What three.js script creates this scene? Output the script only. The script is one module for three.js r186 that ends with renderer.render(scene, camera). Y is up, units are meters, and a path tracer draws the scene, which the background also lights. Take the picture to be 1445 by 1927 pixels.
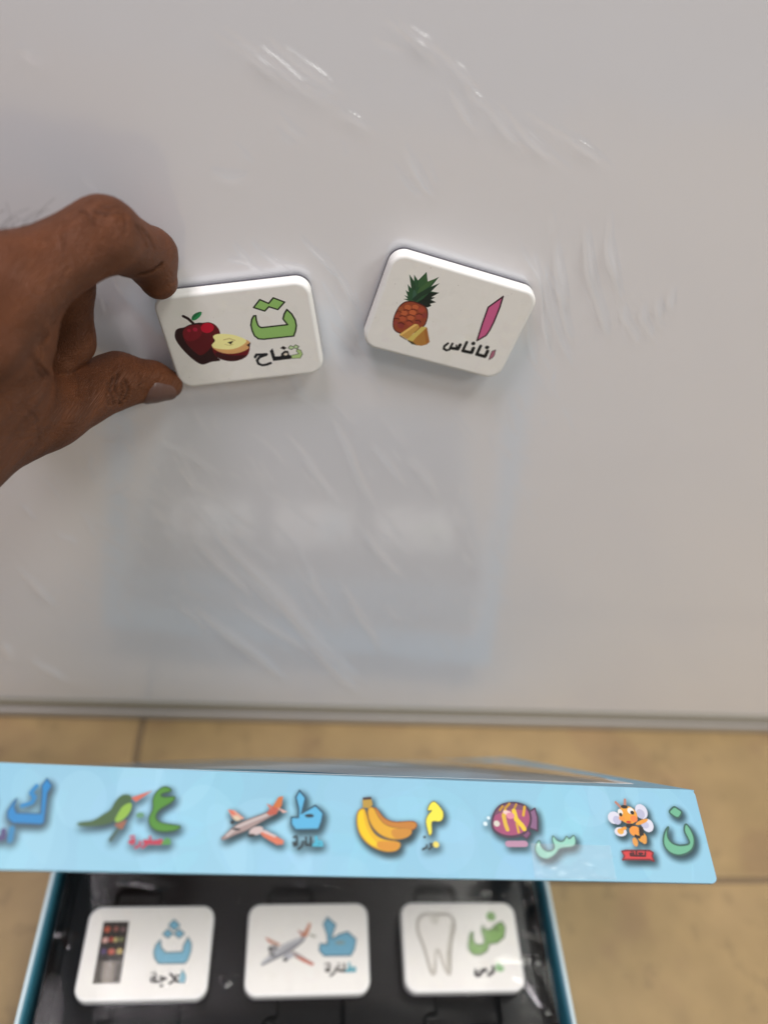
import * as THREE from 'three';
import { RoundedBoxGeometry } from 'three/addons/geometries/RoundedBoxGeometry.js';
import { mergeGeometries } from 'three/addons/utils/BufferGeometryUtils.js';
import { RectAreaLightUniformsLib } from 'three/addons/lights/RectAreaLightUniformsLib.js';

// ---------- camera, light, exposure ----------
const scene = new THREE.Scene();
const camera = new THREE.PerspectiveCamera(66.2, 767 / 1024, 0.02, 30);
camera.position.set(0, 0.422, 0.2734);
camera.rotation.order = 'YXZ';
camera.rotation.set(-0.74939, -0.17316, 0.17438);
camera.focus = 0.294;
camera.userData.fStop = 3.3;
const renderer = new THREE.WebGLRenderer({ antialias: true });
renderer.setSize(767, 1024);
renderer.toneMapping = THREE.LinearToneMapping;
renderer.toneMappingExposure = 0.77;
renderer.shadowMap.enabled = true;
scene.background = new THREE.Color(0.262, 0.26, 0.268);       // the light that the rest of the shop gives back
RectAreaLightUniformsLib.init();
// two ceiling panels: x, y, z, width, depth, strength, colour
const LAMPS = [
  [-0.6, 2.25, 0.6, 0.6, 0.6, 30, [1.0, 0.93, 0.995], 'square ceiling light panel with cool white glow, overhead to the left'],
  [0.85, 2.25, 0.7, 0.6, 0.6, 24, [0.985, 0.985, 0.92], 'square ceiling light panel with warm white glow, overhead to the right'],
  [2.3, 2.25, 1.7, 1.2, 0.6, 22, [0.98, 0.985, 0.96], 'long ceiling light panel farthest to the right'],
];

// ---------- helpers ----------
let seed = 7;
const rnd = () => { seed = (seed * 1664525 + 1013904223) >>> 0; return seed / 4294967296; };
const clamp = THREE.MathUtils.clamp, smooth = THREE.MathUtils.smoothstep, lerp = THREE.MathUtils.lerp;
const HASH = (x, y) => { let h = Math.imul(x | 0, 374761393) + Math.imul(y | 0, 668265263); h = Math.imul(h ^ (h >>> 13), 1274126177); return ((h ^ (h >>> 16)) >>> 0) / 4294967296; };
function vnoise(x, y, per = 0) {
  const ix = Math.floor(x), iy = Math.floor(y), fx = x - ix, fy = y - iy, m = (v) => (per ? ((v % per) + per) % per : v);
  const u = fx * fx * (3 - 2 * fx), v = fy * fy * (3 - 2 * fy);
  return lerp(lerp(HASH(m(ix), m(iy)), HASH(m(ix + 1), m(iy)), u), lerp(HASH(m(ix), m(iy + 1)), HASH(m(ix + 1), m(iy + 1)), u), v);
}
const fbm = (x, y, n = 4, per = 0) => { let s = 0, a = 0.5, t = 0; for (let i = 0; i < n; i++) { s += a * vnoise(x, y, per); t += a; a *= 0.5; x = x * 2 + (per ? 0 : 17.3); y = y * 2 + (per ? 0 : 9.1); per *= 2; } return s / t; };
const std = (rgb, o = {}) => new THREE.MeshPhysicalMaterial({ color: new THREE.Color().setRGB(...rgb), roughness: 0.6, ...o });
function mesh(name, g, m, parent) {
  const o = new THREE.Mesh(g, m); o.name = name; o.castShadow = o.receiveShadow = true; parent.add(o); return o;
}
const used = {};
const numbered = (n) => { used[n] = (used[n] ?? -1) + 1; return used[n] ? n + '_' + String(used[n]).padStart(3, '0') : n; };
function thing(name, label, category, pos = [0, 0, 0], group) {
  const o = new THREE.Group(); o.name = numbered(name); o.position.set(...pos); scene.add(o);
  if (label) o.userData = { label, category };
  if (group) o.userData.group = group;
  return o;
}
const box = (w, h, d, x, y, z, r = 0.0006) => new RoundedBoxGeometry(w, h, d, 2, Math.min(r, w / 2.01, h / 2.01, d / 2.01)).translate(x, y, z);
function dataTex(n, fn, srgb) {
  const d = new Uint8Array(n * n * 4);
  for (let y = 0; y < n; y++) for (let x = 0; x < n; x++) { const c = fn(x / n, y / n); for (let k = 0; k < 3; k++) d[(y * n + x) * 4 + k] = clamp(Math.round(c[k] * 255), 0, 255); d[(y * n + x) * 4 + 3] = 255; }
  const t = new THREE.DataTexture(d, n, n); t.wrapS = t.wrapT = THREE.RepeatWrapping; t.magFilter = THREE.LinearFilter;
  if (srgb) t.colorSpace = THREE.SRGBColorSpace;
  t.needsUpdate = true; return t;
}
function roundRect(x0, y0, x1, y1, r, S = THREE.Shape) {
  const s = new S();
  s.moveTo(x0 + r, y0); s.lineTo(x1 - r, y0); s.absarc(x1 - r, y0 + r, r, -Math.PI / 2, 0); s.lineTo(x1, y1 - r); s.absarc(x1 - r, y1 - r, r, 0, Math.PI / 2);
  s.lineTo(x0 + r, y1); s.absarc(x0 + r, y1 - r, r, Math.PI / 2, Math.PI); s.lineTo(x0, y0 + r); s.absarc(x0 + r, y0 + r, r, Math.PI, Math.PI * 1.5);
  return s;
}
// a sheet over a grid: xs, ys lists of coordinates, h(x, y) its height; normals from the slopes
function sheet(xs, ys, h) {
  const nx = xs.length, ny = ys.length, H = new Float32Array(nx * ny), p = new Float32Array(nx * ny * 3), n = new Float32Array(nx * ny * 3), uv = new Float32Array(nx * ny * 2), idx = new Uint32Array((nx - 1) * (ny - 1) * 6);
  if (h instanceof Float32Array) H.set(h); else for (let j = 0; j < ny; j++) for (let i = 0; i < nx; i++) H[j * nx + i] = h(xs[i], ys[j]);
  for (let j = 0, k = 0; j < ny; j++) for (let i = 0; i < nx; i++) {
    const q = j * nx + i, i0 = Math.max(0, i - 1), i1 = Math.min(nx - 1, i + 1), j0 = Math.max(0, j - 1), j1 = Math.min(ny - 1, j + 1);
    p.set([xs[i], ys[j], H[q]], q * 3); uv.set([xs[i], ys[j]], q * 2);
    const sx = (H[j * nx + i1] - H[j * nx + i0]) / (xs[i1] - xs[i0]), sy = (H[j1 * nx + i] - H[j0 * nx + i]) / (ys[j1] - ys[j0]), l = 1 / Math.hypot(sx, sy, 1);
    n.set([-sx * l, -sy * l, l], q * 3);
    if (i < nx - 1 && j < ny - 1) { idx.set([q, q + 1, q + nx + 1, q, q + nx + 1, q + nx], k); k += 6; }
  }
  const g = new THREE.BufferGeometry();
  g.setAttribute('position', new THREE.BufferAttribute(p, 3)); g.setAttribute('normal', new THREE.BufferAttribute(n, 3)); g.setAttribute('uv', new THREE.BufferAttribute(uv, 2)); g.setIndex(new THREE.BufferAttribute(idx, 1));
  return g;
}
const range = (a, b, step) => { const n = Math.round((b - a) / step); return Array.from({ length: n + 1 }, (_, i) => a + ((b - a) * i) / n); };
// fold lines [x1, y1, x2, y2, width, strength] added to a grid of heights: a positive one is a pleat with a flat side of slope `steep` turned up (or down with
// way = -1), a negative one a narrow ridge
function stamp(H, xs, ys, list, unit, steep, way = 1, spread = 1.15) {
  const nx = xs.length, dx = xs[1] - xs[0], dy = ys[1] - ys[0];
  for (const [a, b, c, d, w0, am] of list) {
    const x1 = a * unit, y1 = b * unit, x2 = c * unit, y2 = d * unit, w = w0 * unit, L = Math.hypot(x2 - x1, y2 - y1), ux = (x2 - x1) / L, uy = (y2 - y1) / L, ph = rnd() * 9, sl = steep * (0.85 + 0.3 * rnd());
    const reach = am > 0 ? 4.5 * w : 2 * w, sgn = (ux >= 0 ? -1 : 1) * way;
    const i0 = Math.max(0, Math.floor((Math.min(x1, x2) - reach - xs[0]) / dx)), i1 = Math.min(nx - 1, Math.ceil((Math.max(x1, x2) + reach - xs[0]) / dx));
    const j0 = Math.max(0, Math.floor((Math.min(y1, y2) - reach - ys[0]) / dy)), j1 = Math.min(ys.length - 1, Math.ceil((Math.max(y1, y2) + reach - ys[0]) / dy));
    for (let j = j0; j <= j1; j++) for (let i = i0; i <= i1; i++) {
      const px = xs[i] - x1, py = ys[j] - y1, t = (px * ux + py * uy) / L; if (t < 0 || t > 1) continue;
      const taper = Math.sin(Math.PI * t), bend = Math.sin(t * 3 + ph) * w * 0.8 + Math.sin(t * 9 + ph * 3) * w * 0.2, q = (px * uy - py * ux + bend) * sgn;
      if (am > 0) {
        const wf = spread * w * (0.25 + 0.75 * taper) * Math.min(1.2, 0.4 + 0.6 * am), back = 2 * wf, top = sl * wf * Math.min(1, taper * 2.5);
        H[j * nx + i] += Math.max(0, q > 0 ? top * Math.max(0, 1 - q / wf) ** 1.8 : top * (1 + q / back) ** 2 * (q > -back ? 1 : 0));
      } else { const e = q / (0.62 * w * (0.45 + 0.55 * taper)); if (Math.abs(e) < 2) H[j * nx + i] -= am * 1.5 * unit * Math.exp(-e * e * 2.2) * taper * (0.75 + 0.4 * Math.sin(t * 11 + ph)); }
    }
  }
}

// ---------- prints: flat pictures and letters on the tiles and on the lid ----------
const ART = {};
ART.apple = (f, l, e) => {
 f([30,4,6],0,0.0,1,[47,160,56,142,72,136,94,136,109,127,150,121,168,126,191,123,216,140,226,178,204,209,192,236,181,281,199,301,176,302,156,301,128,311,111,309,89,286,66,248,48,206,43,177]);
 f([68,4,12],0,0.0,1,[81,148,111,127,136,126,171,125,195,124,219,146,225,180,195,185,187,218,165,244,123,272,103,250,80,207,75,175]);
 f([88,8,20],0,0.0,1,[82,148,111,130,155,128,159,169,122,198,89,200,76,181]);
 f([30,4,6],0,0.0,1,[97,136,109,128,145,121,165,127,159,132,143,128,133,130,116,129]);
 e([140,4,32],179,149,26.2,21.5,-0.30);
 e([122,15,36],106,151,7.2,7.2,0.13);
 e([128,18,42],131,150,9.1,8.9,0.13);
 l([26,8,8],10.2,[101,88,116,100,131,124]);
 f([27,105,60],0,0.0,1,[127,110,132,94,148,81,177,75,171,91,154,105,140,111]);
 f([18,78,44],0,0.0,1,[127,110,132,94,148,81,177,75,150,94]);
 f([78,5,14],0,0.0,1,[174,230,177,277,207,302,240,312,279,308,312,289,330,236,311,222,231,241]);
 f([42,2,8],0,0.0,1,[178,254,185,287,207,302,240,312,279,308,313,288,271,287,232,281]);
 f([162,124,80],0,0.0,1,[173,230,182,247,205,265,238,276,281,275,316,262,321,254,312,243,331,234,321,221,289,208,207,238]);
 f([38,14,8],0,0.0,0,[312,244,331,233,323,254]);
 f([182,177,120],0,0.0,1,[188,191,201,180,228,181,264,188,297,204,321,224,304,239,274,253,240,256,204,249,181,240,174,225,198,209]);
 l([150,132,88],3.4,[229,209,252,206,272,217]);
 l([150,140,90],2.4,[229,229,245,237,260,234]);
 f([36,30,20],0,0.0,0,[241,222,266,218,252,233]);
 f([108,140,78],[20,26,12],4.7,0,[404,55,434,75,456,54,495,77,464,105,432,89,413,105,374,85]);
 f([108,140,78],[20,26,12],5.1,0,[498,109,513,130,522,158,522,183,515,205,504,227,383,226,365,222,352,207,348,184,348,159,356,135,367,120,375,120,373,141,375,162,380,170,387,174,489,174,476,147,485,126]);
 l([14,14,18],9.9,[334,303,342,292,361,294,382,295]);
 l([14,14,18],9.9,[379,298,352,305,339,318,341,335,355,344,374,343,390,338]);
 f([14,14,18],0,0.0,0,[398,282,411,271,414,310,437,311,441,299,456,288,470,291,472,311,479,313,476,329,402,330]);
 e([168,160,146],458,305,8.1,5.6,-0.21);
 f([20,12,14],0,0.0,0,[454,266,467,276,456,284,441,275]);
 f([130,150,98],[40,48,30],2.0,0,[478,313,510,310,502,296,509,287,521,295,524,313,513,330,478,328]);
 f([140,158,120],[40,48,30],2.4,0,[473,278,483,268,495,275,504,267,516,277,506,286,495,280,484,287]);
};
ART.pineapple = (f, l, e) => {
 f([34,64,40],0,0.0,0,[111,173,96,171,112,166,94,155,109,157,92,134,106,139,91,109,110,121,83,69,110,90,101,65,123,83,142,41,161,79,194,46,180,92,205,70,186,111,218,107,196,133,211,130,198,144,221,148,201,161,209,168,196,178,149,174]);
 f([52,80,46],0,0.0,0,[137,130,141,102,159,77,186,55,173,92,159,112,147,138]);
 f([44,74,44],0,0.0,0,[143,44,159,79,145,104,132,108,127,85]);
 f([30,56,36],0,0.0,0,[89,76,112,95,125,112,125,137,109,119]);
 f([46,74,58],0,0.0,0,[119,122,131,128,143,147,129,163]);
 f([24,44,30],0,0.0,0,[127,163,144,131,175,97,204,71,185,115,159,142,144,170]);
 f([14,24,18],0,0.0,0,[151,170,168,149,182,117,218,107,196,133,211,130,198,144,221,148,201,161,209,168,197,179,168,175]);
 f([118,54,32],[60,22,16],3.7,1,[111,178,134,170,167,173,193,179,208,202,215,232,214,259,193,294,162,310,127,318,103,307,91,282,86,247,90,210,99,190]);
 e([150,78,44],124,200,13.7,10.8,0.03);
 e([152,78,46],152,191,12.7,10.4,0.03);
 e([135,58,42],179,195,12.4,11.6,0.03);
 e([150,76,44],118,227,13.8,10.9,0.03);
 e([156,80,46],150,216,14.2,10.9,0.03);
 e([128,56,40],181,226,12.9,11.7,0.03);
 e([140,66,40],121,253,13.9,11.0,0.04);
 e([150,76,44],151,239,13.5,11.0,0.03);
 e([112,46,40],198,215,9.3,11.7,0.03);
 e([112,44,38],125,284,14.0,12.7,0.04);
 e([132,58,38],152,263,12.9,10.7,0.04);
 e([112,46,34],185,250,11.9,9.5,0.04);
 e([130,58,40],97,248,8.8,11.3,0.04);
 e([118,50,42],101,277,8.2,11.1,0.04);
 e([128,66,38],100,215,9.8,11.2,0.03);
 l([84,28,14],3.4,[114,217,123,211,134,213]);
 l([84,28,14],3.4,[141,205,150,200,162,202]);
 l([78,24,14],3.4,[134,233,147,227,162,229]);
 l([78,24,14],3.4,[106,246,117,240,130,241]);
 l([74,22,14],3.4,[166,219,176,213,190,215]);
 l([70,20,14],3.7,[141,257,150,252,163,257]);
 l([66,18,14],3.7,[111,276,122,270,136,274]);
 l([66,18,14],3.7,[173,245,185,240,194,246]);
 l([90,34,18],3.4,[92,227,100,224,107,229]);
 l([70,22,16],3.4,[91,260,101,257,110,258]);
 f([160,122,62],0,0.0,0,[132,322,174,261,188,259,198,269,171,335]);
 f([188,154,88],0,0.0,0,[132,322,174,261,187,259,140,326]);
 f([140,98,44],0,0.0,0,[169,335,205,264,226,260,260,320,253,334,235,346,212,350]);
 f([168,150,78],0,0.0,0,[169,335,205,264,226,260,200,317,194,337]);
 f([132,84,38],0,0.0,0,[221,278,226,261,260,320,252,335]);
 f([58,52,30],0,0.0,0,[166,337,195,339,214,349,195,350]);
 f([80,64,36],0,0.0,0,[132,323,167,335,166,339,137,330]);
 f([162,76,112],[34,8,20],4.9,0,[461,50,468,97,470,125,472,165,471,203,467,227,441,260,431,184,424,109]);
 l([12,12,12],8.9,[333,305,324,321,326,333,339,337,350,330,350,316,351,301]);
 l([12,12,12],12.6,[359,321,382,318,383,297]);
 l([12,12,12],6.1,[369,303,375,316]);
 l([12,12,12],10.6,[404,278,404,320]);
 l([12,12,12],13.0,[405,320,442,318,441,296]);
 e([12,12,12],432,276,8.4,8.6,-0.29);
 l([12,12,12],11.4,[465,278,465,318]);
 l([12,12,12],13.4,[466,319,502,319,502,293]);
 e([12,12,12],493,277,8.9,8.7,-0.29);
 f([140,84,100],[50,22,34],2.8,0,[531,278,536,304,534,314,524,328,521,306,520,288]);
};
ART.fridge = (f, l, e) => {
 f([44,39,34],0,0.0,0,[74,71,195,71,200,340,77,341]);
 f([74,68,60],0,0.0,0,[81,243,196,241,200,340,77,341]);
 f([122,114,104],0,0.0,0,[106,249,165,249,166,339,115,339]);
 f([136,128,118],0,0.0,0,[121,249,146,250,149,339,128,340]);
 e([165,80,55],99,107,13.8,13.5,0.01);
 e([130,80,70],139,105,11.6,11.4,0.01);
 e([110,85,85],172,108,10.2,9.9,0.01);
 e([190,150,140],98,155,13.6,13.2,0.01);
 e([150,60,50],126,152,11.5,11.2,0.01);
 e([165,155,100],146,154,10.1,11.2,0.01);
 e([110,115,75],171,153,10.8,10.5,0.01);
 e([75,60,95],100,204,12.8,13.7,0.02);
 e([170,85,65],136,206,15.7,13.7,0.02);
 e([175,155,95],173,205,13.6,13.0,0.02);
 l([26,22,18],9.4,[85,232,112,238,141,240,168,237,192,231]);
 l([40,36,30],5.1,[82,127,194,127]);
 l([40,36,30],5.1,[83,177,193,177]);
 f([108,163,186],[98,120,126],5.1,0,[408,66,439,92,415,116,385,91]);
 f([108,163,186],[98,120,126],5.1,0,[384,108,411,130,390,150,363,131]);
 f([108,163,186],[98,120,126],5.1,0,[438,109,466,131,443,151,416,131]);
 f([112,165,186],[98,120,126],5.8,0,[485,148,505,178,506,212,494,252,483,262,363,261,342,240,332,209,338,179,356,157,363,190,388,214,467,212,469,184]);
 l([30,28,28],8.7,[355,307,358,337,344,338,336,327,343,319,357,324]);
 e([30,28,28],338,302,4.6,4.3,0.02);
 e([30,28,28],349,298,4.6,4.3,0.02);
 l([30,28,28],9.4,[359,338,376,338,405,325,376,319]);
 e([30,28,28],389,355,7.7,7.1,0.02);
 l([30,28,28],10.8,[425,307,459,340]);
 l([30,28,28],10.8,[457,313,442,334,426,346]);
 f([125,168,182],[90,120,130],2.9,0,[468,344,467,318,477,290,497,318,493,345]);
};
ART.plane = (f, l, e) => {
 f([180,145,128],0,0.0,0,[86,157,116,166,168,189,149,201,109,184]);
 f([182,124,105],0,0.0,0,[86,157,104,160,128,185,109,181]);
 e([130,128,128],129,210,24.5,15.9,-0.46);
 e([62,60,60],114,208,9.4,10.1,0.02);
 f([142,142,145],0,0.0,1,[67,280,85,259,134,221,191,182,266,157,290,150,286,171,228,215,166,243,116,264]);
 l([176,176,178],11.1,[86,268,146,227,203,190,258,168]);
 l([98,98,102],6.3,[79,281,128,260,174,240,228,212,275,176]);
 f([182,122,96],0,0.0,0,[262,159,286,120,305,89,313,102,295,156]);
 f([165,110,95],0,0.0,0,[246,123,266,133,284,147,266,156]);
 f([140,138,120],0,0.0,0,[306,143,342,157,330,163,306,151]);
 f([150,140,138],0,0.0,0,[212,222,236,223,331,278,319,288,237,252]);
 f([182,112,95],0,0.0,0,[236,243,268,249,331,279,319,289,268,267]);
 e([165,165,170],205,244,25.2,14.0,-0.36);
 e([60,58,56],190,259,11.7,8.5,0.02);
 e([60,60,62],125,236,15.7,5.7,0.20);
 f([100,155,178],[75,108,122],6.3,0,[395,69,436,104,414,160,417,169,455,149,496,138,536,173,527,217,509,246,378,245,355,221,358,192,396,193,394,152,375,99]);
 e([120,140,140],457,187,25.7,9.6,0.02);
 l([44,38,36],7.9,[404,283,404,312,394,316,385,309,388,301,404,303]);
 e([44,38,36],385,282,5.1,4.6,0.02);
 e([44,38,36],396,280,5.1,4.6,0.02);
 l([44,38,36],9.5,[434,300,431,317,409,333]);
 l([44,38,36],10.3,[448,297,448,312,486,315]);
 e([44,38,36],449,284,6.3,5.7,0.02);
 l([44,38,36],10.3,[475,284,475,314]);
 l([75,145,160],10.3,[484,315,527,315,528,302,508,300,490,312]);
 l([75,145,160],10.3,[500,281,499,308]);
};
ART.tooth = (f, l, e) => {
 f([216,213,205],[158,153,143],10.5,1,[112,54,174,61,245,55,273,83,273,128,249,180,234,261,227,337,211,335,193,276,176,214,159,253,152,332,134,339,122,290,104,206,80,147,78,95]);
 f([198,194,184],0,0.0,1,[147,62,173,63,204,63,187,103,164,111,153,95]);
 l([176,171,160],13.1,[262,108,243,180,224,246,220,325]);
 l([190,185,175],9.6,[173,222,152,283,141,332]);
 l([186,180,170],7.8,[183,230,199,284,215,333]);
 f([125,160,95],[92,112,74],7.0,0,[354,145,338,188,332,223,354,250,388,250,426,232,441,201,484,196,523,170,537,121,522,97,493,109,457,137,431,133,420,117,411,141,422,185,407,206,373,203,359,180,366,149]);
 e([120,155,95],470,70,24.8,22.9,0.00);
 e([104,124,78],491,133,15.2,9.0,0.01);
 l([42,36,38],16.6,[357,323,354,342,376,340,391,320,408,320]);
 l([42,36,38],13.9,[418,343,444,328,445,307]);
 e([135,172,125],478,313,23.7,16.0,0.01);
 l([120,160,115],8.7,[468,294,483,287]);
};
ART.strip = (f, l, e) => {
 f([0,130,195],[20,90,130],1.9,0,[215,28,227,41,222,56,225,82,228,111,223,114,173,113,162,105,158,93,164,75,169,68,168,84,175,95,219,95,212,53,209,42]);
 l([10,128,190],6.7,[199,43,192,56,201,65,198,75,182,81]);
 l([30,130,180],8.8,[174,123,176,144]);
 l([70,60,112],7.5,[160,127,163,140,149,142]);
 l([70,60,112],5.4,[137,125,139,141,131,141]);
 f([225,85,110],[120,40,60],1.8,0,[90,52,111,49,127,74,125,102,107,113,86,103,71,76,73,56]);
 f([60,150,70],0,0.0,0,[88,52,93,34,105,39,100,50]);
 l([240,190,80],7.7,[21,62,23,89,43,107,60,101]);
 f([58,92,44],0,0.0,1,[379,55,366,52,355,60,349,73,346,84,332,93,317,106,286,109,293,116,319,115,339,112,355,106,367,93,382,65]);
 f([140,184,62],0,0.0,1,[383,67,384,82,377,96,366,106,355,106,360,89,367,74]);
 f([206,104,84],0,0.0,0,[380,59,418,44,390,67]);
 f([150,95,70],0,0.0,0,[357,110,379,101,374,118,367,120]);
 l([60,90,80],6.3,[365,120,355,139]);
 e([95,150,112],402,92,7.6,5.1,-0.03);
 f([75,140,40],[44,88,30],1.9,1,[441,33,459,43,439,48,434,53,443,57,466,53,460,65,435,80,430,95,440,105,462,108,485,110,474,118,456,122,435,120,422,109,419,95,426,79,421,63,425,46]);
 l([190,50,74],4.1,[453,143,424,143]);
 l([190,50,74],3.8,[451,142,448,137,441,139,439,143]);
 l([190,50,74],3.5,[436,139,437,143]);
 l([190,50,74],3.8,[426,143,425,139,429,137,431,142]);
 e([190,50,74],427,132,2.4,2.3,-0.03);
 l([190,50,74],3.8,[424,143,419,143,417,139,421,139,422,146,416,151]);
 l([190,50,74],3.8,[410,141,411,147,403,152]);
 l([190,50,74],3.5,[398,136,399,144,394,145,390,142,393,138,398,140]);
 e([190,50,74],391,132,2.2,2.2,-0.03);
 e([190,50,74],396,131,2.2,2.2,-0.03);
 l([80,150,66],4.4,[464,137,458,135,455,139,460,142,465,142,452,143]);
 f([216,160,140],0,0.0,0,[569,76,582,77,603,92,590,97,580,92]);
 f([215,110,85],0,0.0,0,[569,76,578,77,587,87,577,85]);
 e([215,195,165],588,92,7.1,4.8,0.36);
 e([30,34,36],580,100,4.3,3.6,-0.03);
 f([165,145,140],[110,95,92],1.3,1,[560,131,568,125,583,108,604,96,646,80,662,70,673,71,666,81,640,95,612,114,585,124,566,135]);
 l([198,184,180],4.7,[572,125,591,108,614,98,646,84]);
 f([205,115,60],0,0.0,0,[654,74,668,48,677,46,675,65,668,75]);
 f([190,92,72],0,0.0,0,[646,81,655,67,669,70,666,81,653,85]);
 f([200,120,100],0,0.0,0,[645,62,654,65,657,73,652,72]);
 f([216,172,162],0,0.0,0,[666,68,688,77,678,79]);
 f([216,120,90],0,0.0,0,[635,118,645,113,683,132,682,139,670,140,643,126]);
 f([214,190,184],0,0.0,0,[637,116,645,113,669,124,666,127]);
 e([206,186,182],628,115,14.1,7.5,-0.32);
 e([36,40,40],619,124,7.2,2.9,-0.12);
 e([36,40,42],589,113,8.3,2.2,0.07);
 f([90,180,222],[42,84,104],2.7,0,[710,33,723,48,716,79,744,62,760,77,757,94,751,109,705,111,696,100,696,87,710,87,710,70,703,47]);
 e([30,50,62],732,83,9.3,3.6,-0.03);
 l([30,46,50],3.7,[709,126,709,139,704,141,702,136,709,135]);
 e([30,46,50],703,125,2.3,2.2,-0.03);
 e([30,46,50],707,123,2.2,2.1,-0.03);
 l([30,46,50],4.0,[721,133,720,141,713,147]);
 l([30,46,50],4.0,[727,131,727,139,742,139]);
 e([30,46,50],727,126,2.5,2.4,-0.03);
 l([30,46,50],4.0,[736,125,737,139]);
 l([70,180,208],4.4,[742,139,759,139,758,133,751,132,744,138]);
 l([70,180,208],4.4,[747,124,748,136]);
 f([196,126,45],[140,80,30],1.5,1,[865,60,873,67,885,84,905,91,925,89,947,87,955,93,952,100,943,106,912,109,882,102,867,83]);
 f([226,170,40],[160,110,30],1.5,1,[851,64,864,60,873,81,888,97,909,102,943,103,942,113,927,122,904,125,881,119,863,105,853,85]);
 f([206,140,45],0,0.0,1,[897,105,921,102,943,103,942,113,927,122,905,124]);
 f([230,180,25],[160,110,30],1.5,1,[828,83,833,68,845,63,850,79,856,101,869,119,890,126,916,128,919,136,911,146,890,149,863,142,843,128,831,109]);
 f([242,204,12],0,0.0,1,[830,84,835,69,842,66,844,91,855,117,875,136,863,139,845,125,833,107]);
 f([215,146,40],0,0.0,1,[869,128,890,128,915,129,917,136,910,145,890,147,870,142]);
 f([185,150,60],0,0.0,0,[841,47,859,42,862,57,855,64,842,63]);
 f([66,48,44],0,0.0,0,[842,43,859,41,860,46,842,48]);
 f([250,232,70],[90,100,60],1.2,1,[993,43,1004,54,1014,68,1008,88,987,85,985,93,986,110,979,117,976,105,972,86,979,72,990,63,977,67,981,54]);
 e([45,66,72],969,118,2.8,2.3,-0.03);
 l([40,58,64],3.7,[973,134,972,138,964,142]);
 l([40,58,64],3.7,[986,135,981,135,980,131,984,131,984,136,977,141]);
 e([236,216,100],992,132,6.5,6.0,-0.02);
 f([136,95,132],[70,40,68],2.5,0,[1201,61,1215,53,1218,72,1214,99,1198,94]);
 f([126,75,112],[70,40,68],2.5,0,[1178,109,1194,97,1198,106,1188,116]);
 f([165,75,115],[70,40,66],4.0,1,[1114,95,1119,71,1136,49,1165,42,1194,47,1203,62,1203,79,1194,96,1178,109,1149,114,1125,107]);
 f([118,70,95],0,0.0,1,[1120,73,1135,51,1165,43,1193,49,1197,59,1164,55,1137,64]);
 l([192,142,42],4.7,[1159,45,1148,55]);
 l([192,142,42],4.3,[1143,51,1136,59]);
 l([192,142,42],4.3,[1174,46,1169,54]);
 l([216,166,46],5.4,[1192,51,1187,68]);
 l([226,186,62],7.9,[1148,61,1143,71,1145,87,1148,98]);
 l([236,202,52],9.0,[1167,60,1170,77,1181,89,1185,96]);
 l([216,170,46],4.7,[1170,86,1172,103]);
 e([236,200,196],1152,64,9.8,4.5,0.16);
 e([222,140,160],1158,70,9.0,6.7,-0.03);
 e([216,212,198],1126,87,6.8,6.3,-0.03);
 e([222,240,244],1101,88,4.6,4.3,-0.03);
 e([222,240,244],1109,76,3.6,3.3,-0.03);
 l([186,140,166],10.8,[1146,127,1183,126]);
 f([150,212,192],[84,124,118],2.2,1,[1247,106,1255,119,1268,120,1278,106,1281,116,1295,103,1297,119,1290,130,1257,132,1249,144,1228,156,1211,152,1203,140,1205,128,1217,115,1216,131,1227,140,1241,138,1248,130,1243,117]);
 e([218,218,232],1460,52,14.3,15.8,-0.12);
 e([186,186,210],1457,57,9.8,10.2,-0.12);
 e([222,222,234],1393,67,14.6,12.8,-0.37);
 e([190,190,214],1399,72,9.6,9.1,-0.36);
 e([222,222,234],1468,81,13.3,14.3,0.48);
 e([192,192,214],1462,80,9.1,7.7,-0.03);
 e([222,222,234],1402,96,14.0,9.5,-0.03);
 l([188,130,110],4.7,[1412,43,1404,34]);
 l([188,130,110],5.1,[1424,40,1427,28]);
 e([236,162,50],1427,60,21.5,18.8,-0.03);
 e([34,28,24],1422,43,8.0,3.7,-0.03);
 e([242,134,70],1439,68,8.4,7.0,-0.03);
 e([236,150,60],1411,68,7.2,5.0,-0.03);
 e([232,232,226],1410,55,5.8,7.1,-0.03);
 e([26,22,22],1410,60,3.6,3.7,-0.03);
 e([238,238,232],1435,51,7.7,7.1,-0.03);
 e([26,22,22],1438,55,4.4,4.1,-0.03);
 e([200,40,40],1425,75,5.8,2.3,-0.03);
 e([34,28,26],1427,83,9.7,5.0,-0.03);
 e([240,152,60],1436,94,13.3,10.8,-0.03);
 e([232,160,52],1449,106,10.4,10.8,-0.03);
 l([34,28,26],9.1,[1451,88,1449,101]);
 l([34,28,26],5.5,[1435,104,1442,106]);
 e([226,156,76],1431,116,6.1,9.1,-0.02);
 e([226,156,70],1452,111,6.5,8.8,-0.03);
 e([236,156,58],1456,74,16.4,4.0,-0.36);
 e([236,172,72],1402,95,7.5,6.2,-0.03);
 l([236,156,58],5.5,[1414,88,1406,91]);
 f([214,60,62],[120,30,40],2.5,0,[1396,136,1405,134,1460,133,1467,137,1463,144,1465,154,1456,151,1399,152,1394,153,1400,145]);
 l([70,16,24],3.6,[1449,138,1447,144,1422,144]);
 l([70,16,24],3.6,[1442,139,1434,139,1439,144]);
 l([70,16,24],3.6,[1429,135,1427,144]);
 l([70,16,24],3.3,[1422,138,1421,144,1414,144,1414,140,1421,140]);
 e([70,16,24],1450,134,1.8,1.6,-0.02);
 e([70,16,24],1417,136,1.6,1.4,-0.02);
 e([70,16,24],1421,136,1.6,1.4,-0.02);
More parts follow.
